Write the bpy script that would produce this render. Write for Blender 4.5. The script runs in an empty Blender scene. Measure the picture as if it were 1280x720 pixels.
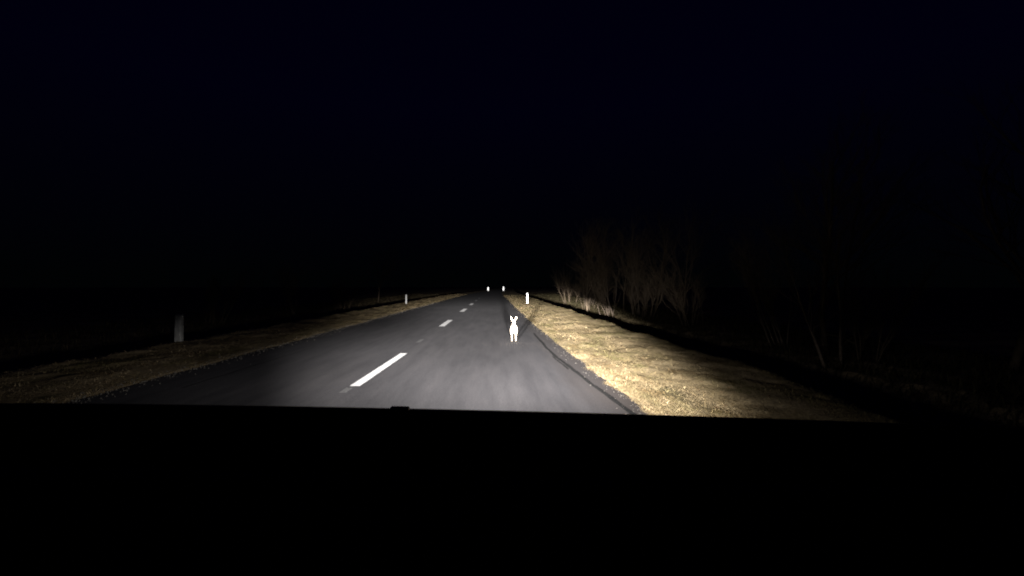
import bpy, math, random
import numpy as np
from mathutils import Vector, noise, Matrix

random.seed(7)
rng = np.random.default_rng(7)
sc = bpy.context.scene
col = sc.collection

# ------------------------------------------------------------------ camera
# eye height 1.4 m in the right-hand lane, road runs along +Y
F = 565.0
H = 1.40
cam_d = bpy.data.cameras.new('camera')
cam_d.sensor_width = 36.0
cam_d.lens = F / 1280 * 36.0
cam_d.shift_x = 20 / 1280
cam_d.shift_y = -2 / 1280
cam_d.clip_start = 0.05
cam_d.clip_end = 3000
cam = bpy.data.objects.new('camera', cam_d)
cam.location = (0, 0, H)
cam.rotation_euler = (math.radians(90), 0, 0)
col.objects.link(cam)
sc.camera = cam

# ------------------------------------------------------------------ night sky
w = bpy.data.worlds.new('World')
sc.world = w
w.use_nodes = True
bg = w.node_tree.nodes['Background']
_tc = w.node_tree.nodes.new('ShaderNodeTexCoord')
_sx = w.node_tree.nodes.new('ShaderNodeSeparateXYZ')
_cr = w.node_tree.nodes.new('ShaderNodeValToRGB')
w.node_tree.links.new(_tc.outputs['Generated'], _sx.inputs[0])
w.node_tree.links.new(_sx.outputs[2], _cr.inputs[0])
_cr.color_ramp.elements[0].position = 0.02
_cr.color_ramp.elements[0].color = (0.10, 0.16, 0.22, 1)
_cr.color_ramp.elements[1].position = 0.36
_cr.color_ramp.elements[1].color = (0.08, 0.04, 1.0, 1)
w.node_tree.links.new(_cr.outputs[0], bg.inputs['Color'])
bg.inputs['Strength'].default_value = 0.0034

sc.view_settings.view_transform = 'Standard'
sc.view_settings.look = 'None'
sc.view_settings.exposure = 0
sc.view_settings.gamma = 1
sc.cycles.filter_width = 2.0
sc.cycles.max_bounces = 4
sc.cycles.use_denoising = True
sc.cycles.sample_clamp_indirect = 2.0

# ------------------------------------------------------------------ dipped headlamps of the car we sit in
LAMP_Z = 0.65
LAMP_Y = 1.55
BEAM = 0.17


def headlamp(x, power):
    """dipped beam: intensity rises towards a horizontal cut-off, narrow sides, weak side spill"""
    ld = bpy.data.lights.new('headlamp', 'POINT')
    ld.energy = power
    ld.color = (1.0, 0.97, 0.955)
    ld.shadow_soft_size = 0.10
    ld.use_nodes = True
    nt = ld.node_tree
    nt.nodes.clear()
    N, L = nt.nodes, nt.links

    def m(op, a, b=None, c=None):
        n = N.new('ShaderNodeMath')
        n.operation = op
        for i, v in enumerate((a, b, c)):
            if v is None:
                continue
            if isinstance(v, (int, float)):
                n.inputs[i].default_value = v
            else:
                L.new(v, n.inputs[i])
        return n.outputs[0]

    def smooth(v, a, b):
        n = N.new('ShaderNodeMapRange')
        n.interpolation_type = 'SMOOTHSTEP'
        n.inputs['From Min'].default_value = a
        n.inputs['From Max'].default_value = b
        L.new(v, n.inputs['Value'])
        return n.outputs[0]
    tc = N.new('ShaderNodeTexCoord')
    sp = N.new('ShaderNodeSeparateXYZ')
    L.new(tc.outputs['Normal'], sp.inputs[0])
    # light object keeps world axes: x right, y ahead, z up
    dx, dy, dz = sp.outputs[0], sp.outputs[1], sp.outputs[2]
    fw = m('MAXIMUM', dy, 0.02)
    u = m('DIVIDE', dx, fw)
    s = m('MULTIPLY', m('DIVIDE', dz, fw), -1.0)      # depression below horizontal
    sd = m('MAXIMUM', s, 0.0225)
    down = m('MULTIPLY', m('POWER', sd, -1.9), 0.43)
    # near field is limited
    up = m('MAXIMUM', m('MULTIPLY', s, -1.0), 0.0)
    cut = m('EXPONENT', m('MULTIPLY', up, -1 / 0.0062))
    upw = m('MULTIPLY', m('EXPONENT', m('MULTIPLY', up, -1 / 0.085)), 6.5)
    inten = m('ADD', m('MULTIPLY', down, cut), m('MULTIPLY', upw, m('SUBTRACT', 1.0, cut)))
    # sideways spread, wider near the car
    sp0 = m('MAXIMUM', s, 0.0)
    tr = m('ADD', 0.19, m('MULTIPLY', sp0, 3.1))
    tl = m('MINIMUM', m('ADD', 0.235, m('MULTIPLY', sp0, 2.2)), 0.41)
    er = m('DIVIDE', u, tr)
    el = m('DIVIDE', m('MULTIPLY', u, -1.0), tl)
    e = m('MAXIMUM', er, el)
    side = m('SUBTRACT', 1.0, smooth(m('MAXIMUM', m('ADD', m('MULTIPLY', er, 0.75), 0.26), m('ADD', m('MULTIPLY', el, 0.42), 0.50)), 0.74, 1.04))
    side = m('MULTIPLY', side, m('SUBTRACT', 1.0, smooth(s, 0.12, 0.25)))
    # left side of a dipped beam is weaker (does not dazzle oncoming traffic)
    leftdim = m('SUBTRACT', 1.0, m('MULTIPLY', m('MULTIPLY', smooth(el, 0.20, 0.75), m('SUBTRACT', 1.0, m('MULTIPLY', smooth(s, 0.035, 0.085), 0.75))), 0.78))
    # asymmetric dipped beam: the kerb side gets more light
    kick = m('ADD', 1.0, m('MULTIPLY', smooth(u, 0.07, 0.26), 0.50))
    mid = m('MULTIPLY', m('MULTIPLY', side, leftdim), kick)
    spill = m('DIVIDE', 0.075, m('ADD', 1.0, m('MULTIPLY', m('MAXIMUM', m('SUBTRACT', e, 1.0), 0.0), 0.95)))
    isp = m('MULTIPLY', m('POWER', m('MAXIMUM', s, 0.125), -1.9), 0.43)
    spl = m('MULTIPLY', m('MULTIPLY', isp, spill), m('ADD', 0.08, m('MULTIPLY', smooth(s, -0.01, 0.06), 0.92)))
    spl = m('MULTIPLY', spl, m('ADD', 1.0, m('MULTIPLY', m('SUBTRACT', m('MULTIPLY', smooth(s, 0.18, 0.32), 0.35), 0.72), smooth(u, 0.2, 0.8))))
    # narrow hot spot straight ahead, just at the cut-off
    hot = m('MULTIPLY', m('EXPONENT', m('MULTIPLY', m('POWER', m('DIVIDE', m('ABSOLUTE', s), 0.006), 2.0), -1.0)),
            m('EXPONENT', m('MULTIPLY', m('POWER', m('DIVIDE', m('ABSOLUTE', u), 0.04), 2.0), -1.0)))
    hot = m('MULTIPLY', hot, 1500.0)
    glow = m('MULTIPLY', m('MULTIPLY', upw, smooth(s, 0.05, -0.02)), m('SUBTRACT', 1.0, smooth(u, 0.38, 0.52)))
    glow = m('MULTIPLY', glow, smooth(u, -0.1, 0.25))
    tot = m('ADD', m('ADD', m('ADD', m('MULTIPLY', inten, mid), spl), glow), hot)
    tot = m('MULTIPLY', tot, smooth(dy, 0.0, 0.25))
    em = N.new('ShaderNodeEmission')
    L.new(m('MULTIPLY', tot, BEAM), em.inputs['Strength'])
    out = N.new('ShaderNodeOutputLight')
    L.new(em.outputs[0], out.inputs[0])
    o = bpy.data.objects.new('headlamp_light', ld)
    o.location = (x, LAMP_Y, LAMP_Z)
    col.objects.link(o)
    return o


headlamp(-0.85, 3400)
headlamp(0.40, 3400)


# ------------------------------------------------------------------ helpers
def tag(o, label=None, cat=None, group=None, kind=None):
    if label: o['label'] = label
    if cat: o['category'] = cat
    if group: o['group'] = group
    if kind: o['kind'] = kind
    return o


def link_mesh(name, verts, faces, mat, parent=None, smooth=True, loc=None):
    me = bpy.data.meshes.new(name)
    me.from_pydata([tuple(v) for v in verts], [], faces)
    me.update()
    if smooth:
        me.polygons.foreach_set('use_smooth', [True] * len(me.polygons))
    if mat: me.materials.append(mat)
    o = bpy.data.objects.new(name, me)
    col.objects.link(o)
    if parent: o.parent = parent
    if loc: o.location = loc
    return o


def empty(name, loc, rz=0):
    o = bpy.data.objects.new(name, None)
    o.location = loc
    o.rotation_euler = (0, 0, rz)
    o.empty_display_size = 0.2
    col.objects.link(o)
    return o


def copy_tree(o, parent=None):
    c = o.copy()
    col.objects.link(c)
    c.parent = parent
    for ch in list(o.children):
        copy_tree(ch, c)
    return c


def new_mat(name, rough=0.9, spec=0.2):
    m = bpy.data.materials.new(name)
    m.use_nodes = True
    b = m.node_tree.nodes['Principled BSDF']
    b.inputs['Roughness'].default_value = rough
    b.inputs['Specular IOR Level'].default_value = spec
    return m, m.node_tree, b


def nnode(nt, scale, detail=5, rough=0.6, vec=None, stretch=None):
    g = nt.nodes.new('ShaderNodeNewGeometry')
    n = nt.nodes.new('ShaderNodeTexNoise')
    n.inputs['Scale'].default_value = scale
    n.inputs['Detail'].default_value = detail
    n.inputs['Roughness'].default_value = rough
    src = g.outputs['Position']
    if stretch:
        mp = nt.nodes.new('ShaderNodeMapping')
        mp.inputs['Scale'].default_value = stretch
        nt.links.new(src, mp.inputs[0])
        src = mp.outputs[0]
    nt.links.new(src, n.inputs['Vector'])
    return n.outputs['Fac']


def ramp(nt, fac, stops):
    r = nt.nodes.new('ShaderNodeValToRGB')
    els = r.color_ramp.elements
    while len(els) < len(stops):
        els.new(0.5)
    for e, (p, c) in zip(els, stops):
        e.position = p
        e.color = (c[0], c[1], c[2], 1)
    nt.links.new(fac, r.inputs[0])
    return r.outputs[0]


def mix(nt, fac, a, b, mode='MIX'):
    n = nt.nodes.new('ShaderNodeMix')
    n.data_type = 'RGBA'
    n.blend_type = mode
    for k, v in ((0, fac), (6, a), (7, b)):
        if isinstance(v, (int, float)):
            n.inputs[k].default_value = v
        elif isinstance(v, tuple):
            n.inputs[k].default_value = (*v, 1)
        else:
            nt.links.new(v, n.inputs[k])
    return n.outputs[2]


def bump(nt, b, fac, strength, dist):
    n = nt.nodes.new('ShaderNodeBump')
    n.inputs['Strength'].default_value = strength
    n.inputs['Distance'].default_value = dist
    nt.links.new(fac, n.inputs['Height'])
    nt.links.new(n.outputs[0], b.inputs['Normal'])


# ------------------------------------------------------------------ materials
def mat_asphalt():
    m, nt, b = new_mat('asphalt', 0.92, 0.15)
    sp = nnode(nt, 55, 3, 0.7)
    big = nnode(nt, 0.55, 4, 0.55, stretch=(1.6, 0.45, 1))
    streak = nnode(nt, 3.2, 5, 0.6, stretch=(1.5, 0.16, 1))
    c = ramp(nt, big, [(0.30, (0.058, 0.056, 0.059)), (0.55, (0.070, 0.067, 0.070)), (0.75, (0.082, 0.078, 0.080))])
    c = mix(nt, 0.6, c, ramp(nt, streak, [(0.30, (0.60, 0.60, 0.62)), (0.5, (1, 1, 1)), (0.72, (1.35, 1.32, 1.3))]), 'MULTIPLY')
    c = mix(nt, 0.55, c, ramp(nt, sp, [(0.28, (0.35, 0.35, 0.36)), (0.5, (1, 1, 1)), (0.70, (1.9, 1.85, 1.8))]), 'MULTIPLY')
    # dirt washed from the verge lies along the right edge
    g = nt.nodes.new('ShaderNodeNewGeometry')
    s = nt.nodes.new('ShaderNodeSeparateXYZ')
    nt.links.new(g.outputs['Position'], s.inputs[0])
    wob = nnode(nt, 2.0, 5, 0.6, stretch=(1, 0.4, 1))
    ad = nt.nodes.new('ShaderNodeMath'); ad.operation = 'MULTIPLY_ADD'
    nt.links.new(wob, ad.inputs[0]); ad.inputs[1].default_value = 0.8
    nt.links.new(s.outputs[0], ad.inputs[2])
    mr = nt.nodes.new('ShaderNodeMapRange')
    mr.inputs['From Min'].default_value = 1.30
    mr.inputs['From Max'].default_value = 2.10
    nt.links.new(ad.outputs[0], mr.inputs['Value'])
    c = mix(nt, mr.outputs[0], c, mix(nt, sp, (0.050, 0.043, 0.040), (0.085, 0.070, 0.062)))
    nt.links.new(c, b.inputs['Base Color'])
    bump(nt, b, sp, 0.12, 0.004)
    return m


def mat_paint(name, lo, hi, wear=0.36):
    m, nt, b = new_mat(name, 0.7, 0.3)
    n = nnode(nt, 22, 5, 0.7)
    c = ramp(nt, n, [(wear - 0.08, lo), (wear + 0.04, hi)])
    nt.links.new(c, b.inputs['Base Color'])
    return m


def mat_soil():
    m, nt, b = new_mat('verge_soil', 1.0, 0.05)
    n1 = nnode(nt, 1.1, 6, 0.65, stretch=(1, 0.55, 1))
    n2 = nnode(nt, 26, 4, 0.7)
    c = ramp(nt, n1, [(0.34, (0.09, 0.075, 0.04)), (0.47, (0.27, 0.205, 0.115)), (0.66, (0.37, 0.29, 0.17))])
    c = mix(nt, 0.8, c, ramp(nt, n2, [(0.3, (0.3, 0.3, 0.3)), (0.5, (0.9, 0.9, 0.9)), (0.7, (1.6, 1.55, 1.45))]), 'MULTIPLY')
    nt.links.new(c, b.inputs['Base Color'])
    bump(nt, b, n2, 0.35, 0.02)
    return m


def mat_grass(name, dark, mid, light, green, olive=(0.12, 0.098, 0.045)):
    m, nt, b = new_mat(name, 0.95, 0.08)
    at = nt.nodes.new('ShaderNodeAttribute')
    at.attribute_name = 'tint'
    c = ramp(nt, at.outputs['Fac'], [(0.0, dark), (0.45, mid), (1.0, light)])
    pn = nnode(nt, 1.5, 5, 0.62, stretch=(1, 0.30, 1))
    f = nt.nodes.new('ShaderNodeMapRange')
    f.inputs['From Min'].default_value = 0.46
    f.inputs['From Max'].default_value = 0.66
    f.inputs['To Max'].default_value = 0.80
    nt.links.new(pn, f.inputs['Value'])
    c = mix(nt, f.outputs[0], c, green)
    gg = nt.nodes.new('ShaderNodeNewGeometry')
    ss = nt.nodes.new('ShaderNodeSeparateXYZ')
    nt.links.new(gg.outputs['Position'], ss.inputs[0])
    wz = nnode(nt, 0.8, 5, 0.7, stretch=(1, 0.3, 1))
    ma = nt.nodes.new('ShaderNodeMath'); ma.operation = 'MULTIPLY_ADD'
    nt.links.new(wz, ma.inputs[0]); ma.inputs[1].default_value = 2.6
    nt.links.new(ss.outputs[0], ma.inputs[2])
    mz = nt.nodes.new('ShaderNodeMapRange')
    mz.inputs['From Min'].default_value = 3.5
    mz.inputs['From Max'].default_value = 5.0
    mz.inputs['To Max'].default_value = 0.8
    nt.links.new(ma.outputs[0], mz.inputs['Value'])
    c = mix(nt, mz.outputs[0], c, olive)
    br = nnode(nt, 2.3, 5, 0.65, stretch=(1, 0.35, 1))
    c = mix(nt, 0.85, c, ramp(nt, br, [(0.36, (0.50, 0.42, 0.33)), (0.47, (0.95, 0.93, 0.9)), (0.66, (1.35, 1.3, 1.24))]), 'MULTIPLY')
    nt.links.new(c, b.inputs['Base Color'])
    return m


def mat_noise(name, a, bcol, scale, rough=0.9, spec=0.15, bmp=0.0):
    m, nt, b = new_mat(name, rough, spec)
    n = nnode(nt, scale, 5, 0.65)
    nt.links.new(ramp(nt, n, [(0.35, a), (0.65, bcol)]), b.inputs['Base Color'])
    if bmp: bump(nt, b, n, bmp, 0.01)
    return m


M_asphalt = mat_asphalt()
M_paint = mat_paint('road_paint', (0.30, 0.29, 0.28), (0.88, 0.87, 0.85), 0.31)
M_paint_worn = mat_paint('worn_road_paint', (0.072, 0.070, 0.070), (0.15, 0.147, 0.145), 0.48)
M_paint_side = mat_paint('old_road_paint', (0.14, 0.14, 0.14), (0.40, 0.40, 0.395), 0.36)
M_soil = mat_soil()
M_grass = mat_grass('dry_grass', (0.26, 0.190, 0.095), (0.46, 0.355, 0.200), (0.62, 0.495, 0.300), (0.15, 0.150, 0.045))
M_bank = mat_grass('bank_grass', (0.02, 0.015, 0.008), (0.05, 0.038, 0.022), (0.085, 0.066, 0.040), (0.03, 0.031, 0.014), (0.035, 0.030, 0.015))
M_post = mat_noise('post_plastic', (0.78, 0.78, 0.76), (0.86, 0.86, 0.85), 9, 0.5, 0.4)
M_post_grey = mat_noise('grey_post_plastic', (0.15, 0.15, 0.145), (0.25, 0.25, 0.24), 9, 0.6, 0.3)  # much darker grey version of the post plastic, for the two left posts
M_black = mat_noise('black_post_band', (0.02, 0.02, 0.02), (0.04, 0.04, 0.04), 14, 0.6)
M_refl = mat_noise('reflector', (0.85, 0.85, 0.86), (0.9, 0.9, 0.9), 30, 0.3, 0.6)
M_fur = mat_noise('pale_hare_fur', (0.15, 0.12, 0.09), (0.27, 0.23, 0.18), 38, 0.95, 0.1, 0.3)
M_tail = mat_noise('white_tail_fur', (0.75, 0.74, 0.72), (0.86, 0.85, 0.83), 40, 0.95, 0.1)
M_eye = mat_noise('dark_eye', (0.01, 0.008, 0.006), (0.02, 0.015, 0.01), 20, 0.15, 0.5)
M_bark = mat_noise('grey_brown_bark', (0.040, 0.030, 0.020), (0.085, 0.064, 0.043), 18, 0.95, 0.1, 0.4)
M_bark2 = mat_noise('pale_bark', (0.06, 0.046, 0.034), (0.13, 0.10, 0.075), 14, 0.9, 0.1, 0.3)
M_twig = mat_noise('twigs', (0.055, 0.040, 0.026), (0.12, 0.09, 0.06), 9, 0.95, 0.1)
M_dash = mat_noise('black_soft_plastic', (0.012, 0.012, 0.013), (0.02, 0.02, 0.021), 120, 0.8, 0.1, 0.1)
M_trim = mat_noise('dark_plastic_trim', (0.02, 0.02, 0.022), (0.03, 0.03, 0.03), 60, 0.6, 0.2)
M_tar = mat_noise('tar_seam', (0.012, 0.012, 0.012), (0.03, 0.029, 0.028), 30, 0.9, 0.1)
M_stone = mat_noise('verge_stone', (0.07, 0.062, 0.052), (0.12, 0.11, 0.095), 20, 0.95, 0.1)
M_leaf = mat_noise('dead_leaves', (0.05, 0.03, 0.016), (0.17, 0.11, 0.055), 6, 0.9, 0.1)


# ------------------------------------------------------------------ layout of the ground
def bend(Y):
    """the road swings gently to the right far ahead"""
    return 0.0 if Y < 60 else 2.05 * min(1.0, ((Y - 60) / 90.0)) ** 2 + max(0, Y - 150) * 0.035


def right_edge(Y):
    k = np.interp(Y, [0, 5, 6.4, 9.3, 15.8, 30, 60, 150, 600], [1.75, 1.70, 1.65, 1.58, 1.42, 1.32, 1.25, 0.35, 0.35])
    return float(k) + bend(Y)


def left_edge(Y):
    k = np.interp(Y, [0, 60, 150, 600], [-5.2, -5.2, -4.4, -4.4])
    return float(k) + bend(Y)


def nz(x, y, z=0.0):
    return noise.noise(Vector((x, y, z)))


def edge_wob(Y, s):
    return 0.08 * nz(Y * 0.55, s) + 0.04 * nz(Y * 1.9, s + 5) + 0.015 * nz(Y * 6.0, s + 9)


def road_r(Y): return right_edge(Y) + edge_wob(Y, 3.3)
def road_l(Y): return left_edge(Y) + edge_wob(Y, 17.1)


def ground_z(X, Y):
    r, l = right_edge(Y), left_edge(Y)
    if X > r:
        d = X - 1.6 - bend(Y)
        dd = X - r
        base = np.interp(d, [0, 0.3, 1.6, 2.5, 2.75, 3.3, 3.9, 4.7, 5.4, 8, 14, 40], [0.004, 0.012, 0.06, 0.07, -0.05, -0.75, -0.95, -0.62, -0.30, -0.22, -0.1, 0.2])
        if d > 2.3:  # crest wanders
            base = np.interp(d + 0.30 * nz(Y * 0.33, 2.2), [2.3, 2.5, 2.8, 3.4, 3.9, 4.7, 5.4, 8, 14, 40], [0.068, 0.07, -0.05, -0.75, -0.95, -0.62, -0.30, -0.22, -0.1, 0.2])
        a = min(1.0, dd / 0.5)
        n = 0.034 * nz(X * 1.3, Y * 1.0, 1) + 0.018 * nz(X * 4.1, Y * 3.0, 4) + 0.010 * nz(X * 11, Y * 9, 7)
        z = float(base) + a * n * (1.0 if d < 5 else 2.2)
        return max(z, 0.004 + 0.03 * min(dd, 0.6)) if d < 1.8 else z
    if X < l:
        d = l - X
        base = np.interp(d, [0, 0.3, 1.6, 2.4, 2.9, 3.6, 4.6, 6, 10, 40], [0.004, 0.01, 0.03, 0.05, -0.05, -0.55, -0.7, -0.3, -0.2, 0.1])
        a = min(1.0, d / 0.5)
        n = 0.050 * nz(X * 1.2, Y * 0.9, 11) + 0.022 * nz(X * 4.1, Y * 3.0, 14) + 0.01 * nz(X * 11, Y * 9, 17)
        z = float(base) + a * n
        return max(z, 0.004 + 0.03 * min(d, 0.6)) if d < 1.8 else z
    return -0.05


def ystations():
    ys = [-6.0]
    while ys[-1] < 700:
        y = ys[-1]
        ys.append(y + (0.30 if y < 1.5 else max(0.09, y * 0.012) if y < 80 else y * 0.05))
    return ys


def make_ground():
    ys = ystations()
    # offsets from the road edges outwards
    offs = [0]
    while offs[-1] < 400:
        o = offs[-1]
        offs.append(o + (0.075 if o < 6.5 else 0.3 if o < 12 else o * 0.28))
    V, Fc = [], []
    nL = len(offs)
    n = 2 * nL
    for y in ys:
        l, r = road_l(y) + 0.03, road_r(y) - 0.03
        for o in reversed(offs):
            x = l - o
            z = ground_z(x, y) if o > 0 else -0.018
            V.append((x, y, z))
        for o in offs:
            x = r + o
            z = ground_z(x, y) if o > 0 else -0.018
            V.append((x, y, z))
    for i in range(len(ys) - 1):
        for j in range(n - 1):
            a = i * n + j
            Fc.append((a, a + 1, a + n + 1, a + n))
    o = link_mesh('ground', V, Fc, M_soil)
    tag(o, kind='structure')
    return o


make_ground()


def make_road():
    ys = ystations()
    K = 30
    V, Fc = [], []
    for y in ys:
        l, r = road_l(y), road_r(y)
        row = [(l, y, -0.09), (l, y, -0.006 + 0.006 * nz(l * 0.8, y * 0.3, 21))]
        for k in range(K + 1):
            t = k / K
            x = l + (r - l) * t
            z = 0.006 * nz(x * 0.8, y * 0.3, 21) - 0.006 * (max(0, t - 0.97) / 0.03) - 0.006 * (max(0, 0.03 - t) / 0.03)
            row.append((x, y, z))
        row.append((r, y, -0.006 + 0.006 * nz(r * 0.8, y * 0.3, 21)))
        row.append((r, y, -0.09))
        V += row
    n = K + 5
    for i in range(len(ys) - 1):
        for j in range(n - 1):
            if j in (1, n - 3): continue          # the cut edge of the asphalt keeps its own vertices (sharp)
            a = i * n + j
            Fc.append((a, a + 1, a + n + 1, a + n))
    o = link_mesh('road', V, Fc, M_asphalt)
    tag(o, kind='structure')
    return o


road = make_road()


# painted centre-line dashes (each a part of the road)
def dash(y0, y1, x0, x1, width, mat, label=None, seed=0):
    n = max(4, int((y1 - y0) / 0.12))
    V, Fc = [], []
    for i in range(n + 1):
        t = i / n
        y = y0 + (y1 - y0) * t
        xc = x0 + (x1 - x0) * t + bend(y)
        ww = width / 2 * (1 + 0.06 * nz(y * 3, seed))
        e = 0.012 * nz(y * 7, seed + 3)
        for sx in (-1, 1):
            x = xc + sx * ww + e
            V.append((x, y + 0.02 * nz(sx * 3.1, seed + i), 0.006 * nz(x * 0.8, y * 0.3, 21) + 0.005))
    for i in range(n):
        a = 2 * i
        Fc.append((a, a + 1, a + 3, a + 2))
    o = link_mesh('lane_dash', V, Fc, mat, road)
    if label: o['label'] = label
    return o


def pt(px, py, z=0.0):
    Y = F * (H - z) / (py - 358)
    return ((px - 620) / F * Y, Y)


dash(6.35, 9.45, -1.985, -1.925, 0.145, M_paint, 'bright white dash, the nearest and longest of the centre line', 1)
dash(15.8, 18.8, -1.90, -1.90, 0.20, M_paint, None, 2)
dash(24.9, 28.2, -1.90, -1.90, 0.24, M_paint, None, 3)
dash(34.0, 37.0, -1.92, -1.93, 0.24, M_paint, None, 4)
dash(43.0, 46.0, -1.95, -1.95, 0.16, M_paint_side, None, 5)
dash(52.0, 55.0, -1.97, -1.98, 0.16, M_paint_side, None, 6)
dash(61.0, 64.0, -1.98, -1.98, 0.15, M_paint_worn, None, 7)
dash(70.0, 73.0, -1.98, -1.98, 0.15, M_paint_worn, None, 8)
dash(11.3, 12.0, -1.95, -1.95, 0.10, M_paint_worn, 'worn grey remnant of a dash between the two nearest bright ones', 9)
dash(5.95, 6.25, -2.02, -2.02, 0.09, M_paint_worn, 'worn flake of paint just before the nearest dash', 10)


def seam(pts, width, seed):
    V, Fc = [], []
    P = []
    for (xa, ya), (xb, yb) in zip(pts[:-1], pts[1:]):
        n = max(2, int(abs(yb - ya) / 0.15))
        for i in range(n):
            t = i / n
            P.append((xa + (xb - xa) * t, ya + (yb - ya) * t))
    P.append(pts[-1])
    for i, (x, y) in enumerate(P):
        x += 0.03 * nz(y * 1.3, seed) + 0.012 * nz(y * 5, seed)
        ww = width / 2 * (0.7 + 0.8 * abs(nz(y * 1.7, seed + 4)))
        for sx in (-1, 1):
            xx = x + sx * ww
            V.append((xx, y, 0.006 * nz(xx * 0.8, y * 0.3, 21) + 0.004))
    for i in range(len(P) - 1):
        a = 2 * i
        Fc.append((a, a + 1, a + 3, a + 2))
    return link_mesh('crack_seam', V, Fc, M_tar, road)


seam([(1.53, 3.6), (1.50, 4.85), (1.36, 6.6), (1.16, 9.5), (1.12, 13.5)], 0.075, 2.0)
seam([(1.22, 7.6), (1.12, 9.0)], 0.03, 6.0)
seam([(-4.3, 6.2), (-4.2, 10.5)], 0.02, 13.0)


# ------------------------------------------------------------------ blades of grass
def blades(name, pts, length, width, tilt, mat, label=None, lean=None):
    """pts (n,3); every blade is one bent strip of two quads"""
    n = len(pts)
    L = length * (0.5 + rng.random(n)) * (1 + 0.0 * pts[:, 1])
    az = rng.random(n) * 2 * np.pi
    if lean is not None:
        az = lean + rng.normal(0, 0.75, n)
    el = np.radians(tilt[0] + (tilt[1] - tilt[0]) * rng.random(n) ** 1.6)
    W = width * (0.6 + 0.8 * rng.random(n)) * (1 + pts[:, 1] * 0.05)
    dh = np.stack([np.cos(az), np.sin(az)], 1)
    pv = np.stack([-np.sin(az), np.cos(az)], 1)
    V = np.zeros((n, 5, 3))
    b = pts
    d1 = np.concatenate([dh * np.cos(el)[:, None], np.sin(el)[:, None]], 1)
    el2 = el * 0.25 - 0.1
    d2 = np.concatenate([dh * np.cos(el2)[:, None], np.sin(el2)[:, None]], 1)
    side = np.concatenate([pv, np.zeros((n, 1))], 1) * (W / 2)[:, None]
    mid = b + d1 * (L * 0.5)[:, None]
    tip = mid + d2 * (L * 0.5)[:, None]
    V[:, 0] = b - side
    V[:, 1] = b + side
    V[:, 2] = mid + side * 0.8
    V[:, 3] = mid - side * 0.8
    V[:, 4] = tip
    base = np.arange(n) * 5
    me = bpy.data.meshes.new(name)
    me.vertices.add(n * 5)
    me.vertices.foreach_set('co', V.reshape(-1))
    loops = np.stack([base, base + 1, base + 2, base + 3, base + 3, base + 2, base + 4], 1).reshape(-1)
    me.loops.add(len(loops))
    me.loops.foreach_set('vertex_index', loops.astype(np.int32))
    st = np.stack([np.arange(n) * 7, np.arange(n) * 7 + 4], 1).reshape(-1)
    me.polygons.add(2 * n)
    me.polygons.foreach_set('loop_start', st.astype(np.int32))
    me.update(calc_edges=True)
    at = me.attributes.new('tint', 'FLOAT', 'FACE')
    at.data.foreach_set('value', np.repeat(rng.random(n), 2).astype(np.float32))
    me.materials.append(mat)
    o = bpy.data.objects.new(name, me)
    col.objects.link(o)
    tag(o, label, 'grass', kind='stuff')
    return o


def scatter(n, y0, y1, x_in, x_out, power=1.0, clump=None):
    """more samples near the viewer; x_in/x_out are functions of Y"""
    ly = np.log(y0) + (np.log(y1) - np.log(y0)) * rng.random(n) ** power
    Y = np.exp(ly)
    out = []
    for y in Y:
        a, b = x_in(y), x_out(y)
        x = a + (b - a) * random.random()
        if clump is not None and nz(x * clump, y * clump * 0.7, 31) < -0.12 and random.random() < 0.8:
            continue
        out.append((x, y, max(0.004, ground_z(x, y)) if road_l(y) < x < road_r(y) else ground_z(x, y)))
    return np.array(out)


def re_in(y): return road_r(y) + 0.02 - 0.10 * max(0, nz(y * 1.5, 44))
def le_in(y): return road_l(y) - 0.02


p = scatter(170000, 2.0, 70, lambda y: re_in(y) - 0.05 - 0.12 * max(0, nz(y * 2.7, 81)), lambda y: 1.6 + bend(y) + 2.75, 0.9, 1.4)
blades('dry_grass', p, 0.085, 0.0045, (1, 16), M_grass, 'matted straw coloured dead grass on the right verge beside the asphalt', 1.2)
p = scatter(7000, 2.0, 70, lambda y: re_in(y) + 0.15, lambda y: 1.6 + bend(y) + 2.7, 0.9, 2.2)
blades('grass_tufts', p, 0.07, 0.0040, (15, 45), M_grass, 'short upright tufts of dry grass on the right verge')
p = scatter(60000, 3.0, 80, lambda y: road_l(y) - 2.9, le_in, 0.9, 1.4)
blades('dry_grass', p, 0.10, 0.0055, (2, 24), M_grass, 'matted dead grass on the narrow verge left of the road')
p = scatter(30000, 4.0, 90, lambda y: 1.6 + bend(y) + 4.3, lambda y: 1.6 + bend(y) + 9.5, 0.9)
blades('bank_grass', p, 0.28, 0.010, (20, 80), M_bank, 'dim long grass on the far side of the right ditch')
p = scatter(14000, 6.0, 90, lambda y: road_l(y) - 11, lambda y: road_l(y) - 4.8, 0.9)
blades('bank_grass', p, 0.26, 0.010, (20, 80), M_bank, 'dim long grass beyond the left ditch')


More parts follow.
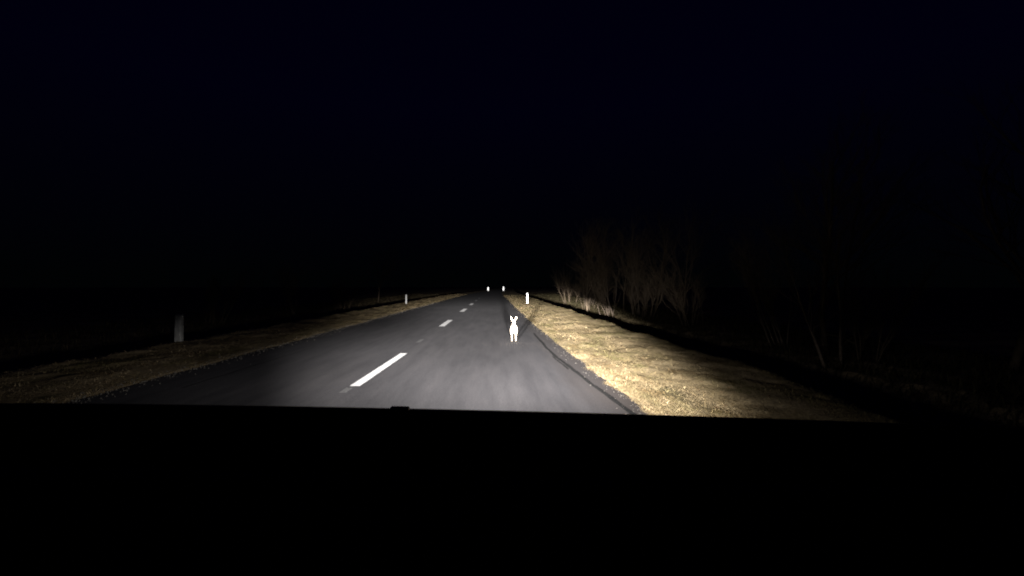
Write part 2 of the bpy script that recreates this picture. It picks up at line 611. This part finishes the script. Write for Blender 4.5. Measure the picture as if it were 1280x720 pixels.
# gravel and dead leaves along the edge of the asphalt
def litter(name, n, xf, y0, y1, smin, smax, mat, label, flat):
    V, Fc = [], []
    for _ in range(n):
        y = math.exp(random.uniform(math.log(y0), math.log(y1)))
        x = xf(y)
        s = random.uniform(smin, smax)
        on_road = road_l(y) < x < road_r(y)
        z = 0.003 if on_road else ground_z(x, y)
        b = len(V)
        if flat:
            a = random.uniform(0, 6.28)
            t = random.uniform(0.1, 0.5)
            ca, sa = math.cos(a), math.sin(a)
            for (u, v, h) in ((-1, 0, 0), (0, -.5, .15), (1, 0, .1), (0, .5, t)):
                V.append((x + s * (u * ca - v * sa), y + s * (u * sa + v * ca), z + 0.004 + s * h))
            Fc += [(b, b + 1, b + 2), (b, b + 2, b + 3)]
        else:
            for k in range(4):
                a = k * 1.57 + random.uniform(-.4, .4)
                V.append((x + s * math.cos(a), y + s * math.sin(a), z - 0.002))
            V.append((x + s * random.uniform(-.2, .2), y, z + s * random.uniform(.5, .9)))
            Fc += [(b + k, b + (k + 1) % 4, b + 4) for k in range(4)]
    o = link_mesh(name, V, Fc, mat, smooth=False)
    tag(o, label, name.replace('_', ' '), kind='stuff')


litter('gravel', 900, lambda y: road_r(y) + random.gauss(0.0, 0.13), 2, 40, 0.003, 0.009, M_stone,
       'loose gravel scattered where the asphalt meets the right verge', False)
litter('dead_leaves', 700, lambda y: road_r(y) + abs(random.gauss(0.1, 0.9)), 2.2, 35, 0.012, 0.028, M_leaf,
       'dead brown leaves caught in the right verge grass', True)
litter('gravel', 1500, lambda y: road_l(y) + random.gauss(0.0, 0.15), 4, 40, 0.005, 0.018, M_stone,
       'loose gravel along the left edge of the asphalt', False)


# ------------------------------------------------------------------ verge posts
def prism(sections, profile):
    """sections: list of (z, sx, sy, ox, oy)"""
    V, Fc = [], []
    n = len(profile)
    for (z, sx, sy, ox, oy) in sections:
        for (a, b) in profile:
            V.append((a * sx + ox, b * sy + oy, z))
    for i in range(len(sections) - 1):
        for j in range(n):
            k = (j + 1) % n
            Fc.append((i * n + j, i * n + k, (i + 1) * n + k, (i + 1) * n + j))
    Fc.append(tuple(reversed(range(n))))
    Fc.append(tuple((len(sections) - 1) * n + j for j in range(n)))
    return V, Fc


PROF = [(-.5, -.32), (-.38, -.5), (.38, -.5), (.5, -.32), (.5, .32), (.38, .5), (-.38, .5), (-.5, .32)]


def post(x, y, height, width, mat, label, lean=0.0, refl=True):
    z0 = ground_z(x, y) - 0.05
    r = empty('verge_post', (x, y, z0))
    r.rotation_euler = (0, lean, 0)
    tag(r, label, 'post', 'white delineator posts along the road')
    h = height + 0.05
    V, Fc = prism([(0, width, width * .7, 0, 0), (h * .5, width * .98, width * .7, 0, 0), (h - .03, width * .95, width * .66, 0, 0),
                   (h, width * .80, width * .35, 0, width * .12)], PROF)
    link_mesh('post_body', V, Fc, mat, r, smooth=False)
    if refl:
        V, Fc = prism([(h * .79, width * .50, .012, 0, -width * .35 - .004), (h * .91, width * .50, .012, 0, -width * .35 - .004)],
                      PROF)
        link_mesh('reflector', V, Fc, M_refl, r, smooth=False)
        V, Fc = prism([(h * .70, width * 1.04, width * .74, 0, 0), (h * .745, width * 1.04, width * .74, 0, 0)], PROF)
        link_mesh('dark_band', V, Fc, M_black, r, smooth=False)
    return r


post(2.53, 36.5, 0.84, 0.095, M_post, 'bright white post on the right verge beyond the hare', 0.0, False)
post(-7.15, 36.0, 0.74, 0.11, M_post_grey, 'dim grey white post on the left verge, mid distance', 0.0, False)
post(-7.72, 11.0, 0.68, 0.17, M_post_grey, 'largest dim grey post, nearest, on the left verge at the picture edge', 0.02, False)
post(-2.62, 150, 1.15, 0.42, M_post, 'tiny far post at the left of the road end', 0, False)
post(2.48, 150, 1.35, 0.42, M_post, 'tiny far post at the right of the road end', 0, False)


# ------------------------------------------------------------------ the hare, running away from us
def skin_object(name, chains, mat, parent, sub=2, root=0):
    """chains: list of lists of (key or None, (x,y,z), (rx,ry)); shared keys weld"""
    V, E, R, keys = [], [], [], {}
    for ch in chains:
        prev = None
        for (k, co, r) in ch:
            if k is not None and k in keys:
                i = keys[k]
            else:
                i = len(V)
                V.append(co)
                R.append(r)
                if k is not None: keys[k] = i
            if prev is not None: E.append((prev, i))
            prev = i
    me = bpy.data.meshes.new(name)
    me.from_pydata(V, E, [])
    o = bpy.data.objects.new(name, me)
    col.objects.link(o)
    sk = o.modifiers.new('skin', 'SKIN')
    sk.use_smooth_shade = True
    if not me.skin_vertices:
        me.skin_vertices.new()
    for i, r in enumerate(R):
        me.skin_vertices[0].data[i].radius = r if isinstance(r, tuple) else (r, r)
    me.skin_vertices[0].data[root].use_root = True
    ss = o.modifiers.new('subsurf', 'SUBSURF')
    ss.levels = ss.render_levels = sub
    dg = bpy.context.evaluated_depsgraph_get()
    dg.update()
    em = bpy.data.meshes.new_from_object(o.evaluated_get(dg))
    bpy.data.objects.remove(o)
    em.name = name
    em.materials.clear()
    em.materials.append(mat)
    em.polygons.foreach_set('use_smooth', [True] * len(em.polygons))
    ob = bpy.data.objects.new(name, em)
    col.objects.link(ob)
    ob.parent = parent
    return ob


def ellipsoid(name, c, r, mat, parent, seg=14, rings=9, jit=0.0):
    V, Fc = [(0, 0, r[2])], []
    for i in range(1, rings):
        th = math.pi * i / rings
        for j in range(seg):
            ph = 2 * math.pi * j / seg
            k = 1 + jit * nz(i * 1.7, j * 2.3, 3)
            V.append((k * r[0] * math.sin(th) * math.cos(ph), k * r[1] * math.sin(th) * math.sin(ph), k * r[2] * math.cos(th)))
    V.append((0, 0, -r[2]))
    for j in range(seg):
        Fc.append((0, 1 + j, 1 + (j + 1) % seg))
        for i in range(rings - 2):
            a = 1 + i * seg
            Fc.append((a + j, a + seg + j, a + seg + (j + 1) % seg, a + (j + 1) % seg))
        a = 1 + (rings - 2) * seg
        Fc.append((a + j, len(V) - 1, a + (j + 1) % seg))
    return link_mesh(name, V, Fc, mat, parent, loc=c)


hare = empty('hare', (0.448, 11.35, 0.006), math.radians(-2))
tag(hare, 'pale brown hare with raised ears running away along the right lane, seen from behind', 'hare')
hc = [
    [('pelvis', (0, 0.03, 0.300), (0.080, 0.090)), ('loin', (0, 0.12, 0.345), (0.082, 0.088)), ('rib', (0, 0.22, 0.345), (0.076, 0.086)),
     ('chest', (0, 0.30, 0.335), (0.064, 0.078)), ('neck', (0, 0.345, 0.395), (0.032, 0.042)), ('head', (0, 0.375, 0.440), (0.035, 0.038)),
     (None, (0, 0.425, 0.425), (0.028, 0.028)), (None, (0, 0.465, 0.410), (0.019, 0.019))],
]
for s in (-1, 1):
    hc.append([('pelvis', 0, 0), (None, (s * 0.050, 0.060, 0.250), (0.044, 0.050)), (None, (s * 0.052, 0.055, 0.200), (0.024, 0.028)),
               (None, (s * 0.050, 0.00, 0.150), (0.014, 0.018)), (None, (s * 0.049, -0.014, 0.085), (0.0125, 0.017)),
               (None, (s * 0.049, 0.005, 0.030), (0.0165, 0.018)), (None, (s * 0.050, 0.07, 0.018), (0.017, 0.015))])
    hc.append([('chest', 0, 0), (None, (s * 0.051, 0.315, 0.235), (0.024, 0.026)), (None, (s * 0.051, 0.335, 0.15), (0.014, 0.014)),
               (None, (s * 0.051, 0.35, 0.08), (0.011, 0.011)), (None, (s * 0.051, 0.375, 0.02), (0.013, 0.011))])
    hc.append([('head', 0, 0), (None, (s * 0.015, 0.368, 0.480), (0.012, 0.012)), (None, (s * 0.038, 0.352, 0.525), (0.014, 0.010)),
               (None, (s * 0.062, 0.338, 0.572), (0.021, 0.010)), (None, (s * 0.076, 0.332, 0.603), (0.018, 0.008))])
skin_object('body', hc, M_fur, hare, 2)
ellipsoid('tail', (0, -0.066, 0.330), (0.028, 0.026, 0.042), M_tail, hare, jit=0.15)
for s in (-1, 1):
    ellipsoid('eye', (s * 0.036, 0.405, 0.432), (0.008, 0.010, 0.010), M_eye, hare, 10, 7)


# ------------------------------------------------------------------ bare trees and scrub
class TB:
    def __init__(self): self.V, self.F = [], []

    def tube(self, pts, rad, n):
        b0 = len(self.V)
        for i, p in enumerate(pts):
            if i == 0: d = pts[1] - pts[0]
            elif i == len(pts) - 1: d = pts[-1] - pts[-2]
            else: d = pts[i + 1] - pts[i - 1]
            d = d.normalized()
            a = d.cross(Vector((0.31, 0.93, 0.2))).normalized()
            b = d.cross(a)
            for k in range(n):
                t = 2 * math.pi * k / n
                self.V.append(p + (a * math.cos(t) + b * math.sin(t)) * rad[i])
        for i in range(len(pts) - 1):
            for k in range(n):
                q = (k + 1) % n
                self.F.append((b0 + i * n + k, b0 + i * n + q, b0 + (i + 1) * n + q, b0 + (i + 1) * n + k))


def grow(tb, twigs, R, p, d, length, r, depth, maxd, up=0.12, spread=0.6):
    seg = 5 if depth < 2 else 3
    pts, rad = [p.copy()], [r]
    dd = d.normalized()
    for i in range(seg):
        wv = .10 if depth < 1 else .19
        dd = (dd + Vector((R.gauss(0, wv), R.gauss(0, wv), R.gauss(0, wv * .8) + up * .35))).normalized()
        pts.append(pts[-1] + dd * (length / seg))
        rad.append(r * (1 - 0.72 * (i + 1) / seg))
    (tb if depth < 1 else twigs).tube(pts, rad, 6 if depth == 0 else 4 if depth == 1 else 3)
    if depth >= maxd: return
    nb = [11, 8, 6, 3][min(depth, 3)]
    for k in range(nb):
        t = R.uniform(0.22 if depth == 0 else 0.15, 1.0)
        i = min(seg - 1, int(t * seg))
        q = pts[i].lerp(pts[i + 1], t * seg - i)
        ax = Vector((R.gauss(0, 1), R.gauss(0, 1), R.gauss(0, .5))).normalized()
        nd = (dd + ax * spread + Vector((0, 0, up))).normalized()
        grow(tb, twigs, R, q, nd, length * R.uniform(.38, .62) * (1.15 - t * .4), max(0.004, rad[i] * .55), depth + 1, maxd, up, spread)


def plant_proto(name, seed, height, stems, maxd, mat, trunk_r, spread, label):
    R = random.Random(seed)
    tr, tw = TB(), TB()
    for k in range(stems):
        a = R.uniform(0, 6.28)
        rr = 0.0 if stems == 1 else R.uniform(0.05, 0.55)
        lean = 0.08 if stems == 1 else R.uniform(.05, .42)
        d = Vector((math.cos(a) * lean, math.sin(a) * lean, 1))
        grow(tr, tw, R, Vector((math.cos(a) * rr, math.sin(a) * rr, -0.12)), d, height * R.uniform(.62, 1.0), trunk_r * R.uniform(.6, 1.1), 0, maxd, .14, spread)
    root = empty(name, (0, 0, 0))
    tag(root, label, 'tree' if 'tree' in name else 'shrub')
    link_mesh('trunk' if stems == 1 else 'stems', tr.V, tr.F, mat, root)
    link_mesh('crown', tw.V, tw.F, M_twig, root)
    return root


treeA = plant_proto('bare_tree', 11, 7.0, 1, 3, M_bark, 0.085, .62, '')
treeB = plant_proto('bare_tree', 29, 5.2, 2, 3, M_bark2, 0.055, .50, '')
treeC = plant_proto('bare_tree', 43, 7.2, 1, 3, M_bark, 0.075, .70, '')
shrA = plant_proto('bare_shrub', 5, 2.6, 9, 2, M_bark, 0.020, .55, '')
shrB = plant_proto('bare_shrub', 8, 3.4, 7, 2, M_bark2, 0.024, .45, '')
GT = 'bare trees beyond the right ditch'
GS = 'bare scrub beyond the right ditch'
GL = 'bare scrub beyond the left ditch'
plants = [
    # proto, x, y, scale, rot, label, group
    (treeB, 7.3, 27.5, 1.10, 0.3, 'pale slender twin stemmed tree lit most clearly beyond the ditch', GT),
    (treeA, 6.3, 31.0, 0.95, 1.2, 'bare tree at the left end of the dim thicket', GT),
    (treeC, 8.6, 30.5, 0.95, 2.2, 'tall twiggy tree just behind the pale slender stems', GT),
    (treeA, 10.2, 29.0, 0.95, 3.3, 'bare dark tree right of the pale slender stems', GT),
    (treeC, 8.9, 21.5, 0.85, 4.2, 'nearly black tree at the right end of the lit thicket', GT),
    (treeB, 7.0, 9.3, 0.75, 5.0, 'leaning pair of thin trunks in the dark right foreground', GT),
    (treeA, 8.6, 11.8, 0.85, 0.8, 'barely visible tree behind the leaning thin trunks', GT),
    (treeC, 11.5, 15.0, 0.9, 1.7, 'barely visible tree left of the leaning thin trunks', GT),
    (treeA, 9.8, 8.6, 0.85, 2.7, 'barely visible tree at the far right of the picture', GT),
    (shrA, 6.9, 33.0, 1.1, 0.2, 'low tangled shrub nearest the right post', GS),
    (shrB, 6.6, 25.5, 1.0, 1.2, 'many stemmed pale shrub at the foot of the slender tree', GS),
    (shrA, 7.8, 24.0, 1.05, 2.2, 'dense low shrub right of the pale shrub', GS),
    (shrB, 8.3, 26.5, 1.25, 3.0, 'upright brushy shrub behind the dense low one', GS),
    (shrA, 8.2, 19.0, 0.95, 4.0, 'dark shrub at the right end of the lit scrub', GS),
    (shrB, 7.5, 38.0, 1.2, 5.0, 'faint shrub far along the ditch', GS),
    (shrA, 7.4, 45.0, 1.3, 5.6, 'faintest shrub farthest along the right ditch', GS),
    (shrB, 8.1, 12.6, 0.85, 1.9, 'dark upright shrub left of the leaning trunks', GS),
    (shrA, 8.0, 9.9, 0.8, 0.9, 'dark low shrub right of the leaning trunks', GS),
    (shrA, -11.2, 33.0, 0.9, 0.4, 'low dark shrub behind the mid distance left post', GL),
    (shrB, -12.0, 27.0, 0.8, 1.4, 'dark upright shrub left of the mid distance left post', GL),
    (shrA, -12.5, 20.0, 0.9, 2.4, 'nearest dark shrub beyond the left verge', GL),
    (treeC, -12.5, 48.0, 0.9, 3.4, 'almost invisible bare tree beyond the left verge', GL),
]
used = set()
for (pr, x, y, s, rz, lab, g) in plants:
    o = pr if pr.name not in used else copy_tree(pr)
    if o is pr: used.add(pr.name)
    o.location = (x, y, ground_z(x, y))
    o.rotation_euler = (0, 0, rz)
    o.scale = (s, s, s)
    o['label'] = lab
    o['group'] = g


# ------------------------------------------------------------------ the dark dashboard in front of us
D = 0.62
XL, XR = -0.74, 0.80


def dash_z(x, drop=0.0):
    """height of the dashboard edge: a nearly straight, slightly falling line"""
    px = 620 + F * x / D
    py = 513.6 + (px - 438) * (10.0 / 404) + 0.000012 * (px - 640) ** 2
    return H - (py - 358) / F * D - drop


dash_root = empty('dashboard', (0.03, D, 0.30))
tag(dash_root, 'black car dashboard across the bottom of the view, under the windscreen', 'dashboard')


def span(name, x0, x1, ring, mat, nx=40):
    """ring(x) gives the closed cross-section [(y, z), ...] at x; the panel runs along x"""
    V, Fc = [], []
    ox, oy, oz = dash_root.location
    n = len(ring(x0))
    for i in range(nx + 1):
        x = x0 + (x1 - x0) * i / nx
        for (y, z) in ring(x):
            V.append((x - ox, y - oy, z - oz))
    for i in range(nx):
        for j in range(n):
            k = (j + 1) % n
            Fc.append((i * n + j, i * n + k, (i + 1) * n + k, (i + 1) * n + j))
    Fc.append(tuple(reversed(range(n))))
    Fc.append(tuple(nx * n + j for j in range(n)))
    return link_mesh(name, V, Fc, mat, dash_root)


def pad_ring(x):
    t = dash_z(x)
    r = 0.012
    arc = [(D + r - r * math.cos(a), t - r + r * math.sin(a)) for a in [k / 6 * math.pi / 2 for k in range(7)]]
    return [(D, t - 0.085)] + arc + [(D + 0.10, t - 0.022), (D + 0.24, t - 0.065), (D + 0.34, t - 0.11), (D + 0.34, t - 0.15), (D + 0.1, t - 0.10)]


span('top_pad', XL, XR, pad_ring, M_dash)
span('trim_strip', XL, XR, lambda x: [(D - .004, dash_z(x, .112)), (D - .004, dash_z(x, .083)), (D + .03, dash_z(x, .083)), (D + .03, dash_z(x, .112))], M_trim)
span('fascia', XL, XR, lambda x: [(D + .006, .78), (D - .002, dash_z(x, .114)), (D + .06, dash_z(x, .114)), (D + .06, .78)], M_dash)
span('glovebox', 0.18, 0.62, lambda x: [(D - .020, .80), (D - .016, .99), (D - .010, 1.0), (D - .003, 1.0), (D - .003, .80)], M_trim, 8)
span('centre_console', -0.34, 0.10, lambda x: [(D - .05, .30), (D - .03, .775), (D + .12, .775), (D + .12, .30)], M_trim, 8)
bx0, bx1 = (486 - 620) / F * D, (508 - 620) / F * D
span('sensor_bump', bx0, bx1, lambda x: [(D + .004, dash_z(x, .012)), (D + .006, dash_z(x, -.0028)), (D + .010, dash_z(x, -.004)), (D + .02, dash_z(x, -.003)),
                                         (D + .03, dash_z(x, .006)), (D + .03, dash_z(x, .012))], M_trim, 4)
for cx in (-0.22, -0.04):
    for k in range(4):
        zz = dash_z(cx) - .130 - k * .017
        span('vent_slat', cx - .07, cx + .07, lambda x: [(D - .012, zz - .004), (D - .012, zz), (D - .001, zz + .003), (D - .001, zz - .001)], M_trim, 2)
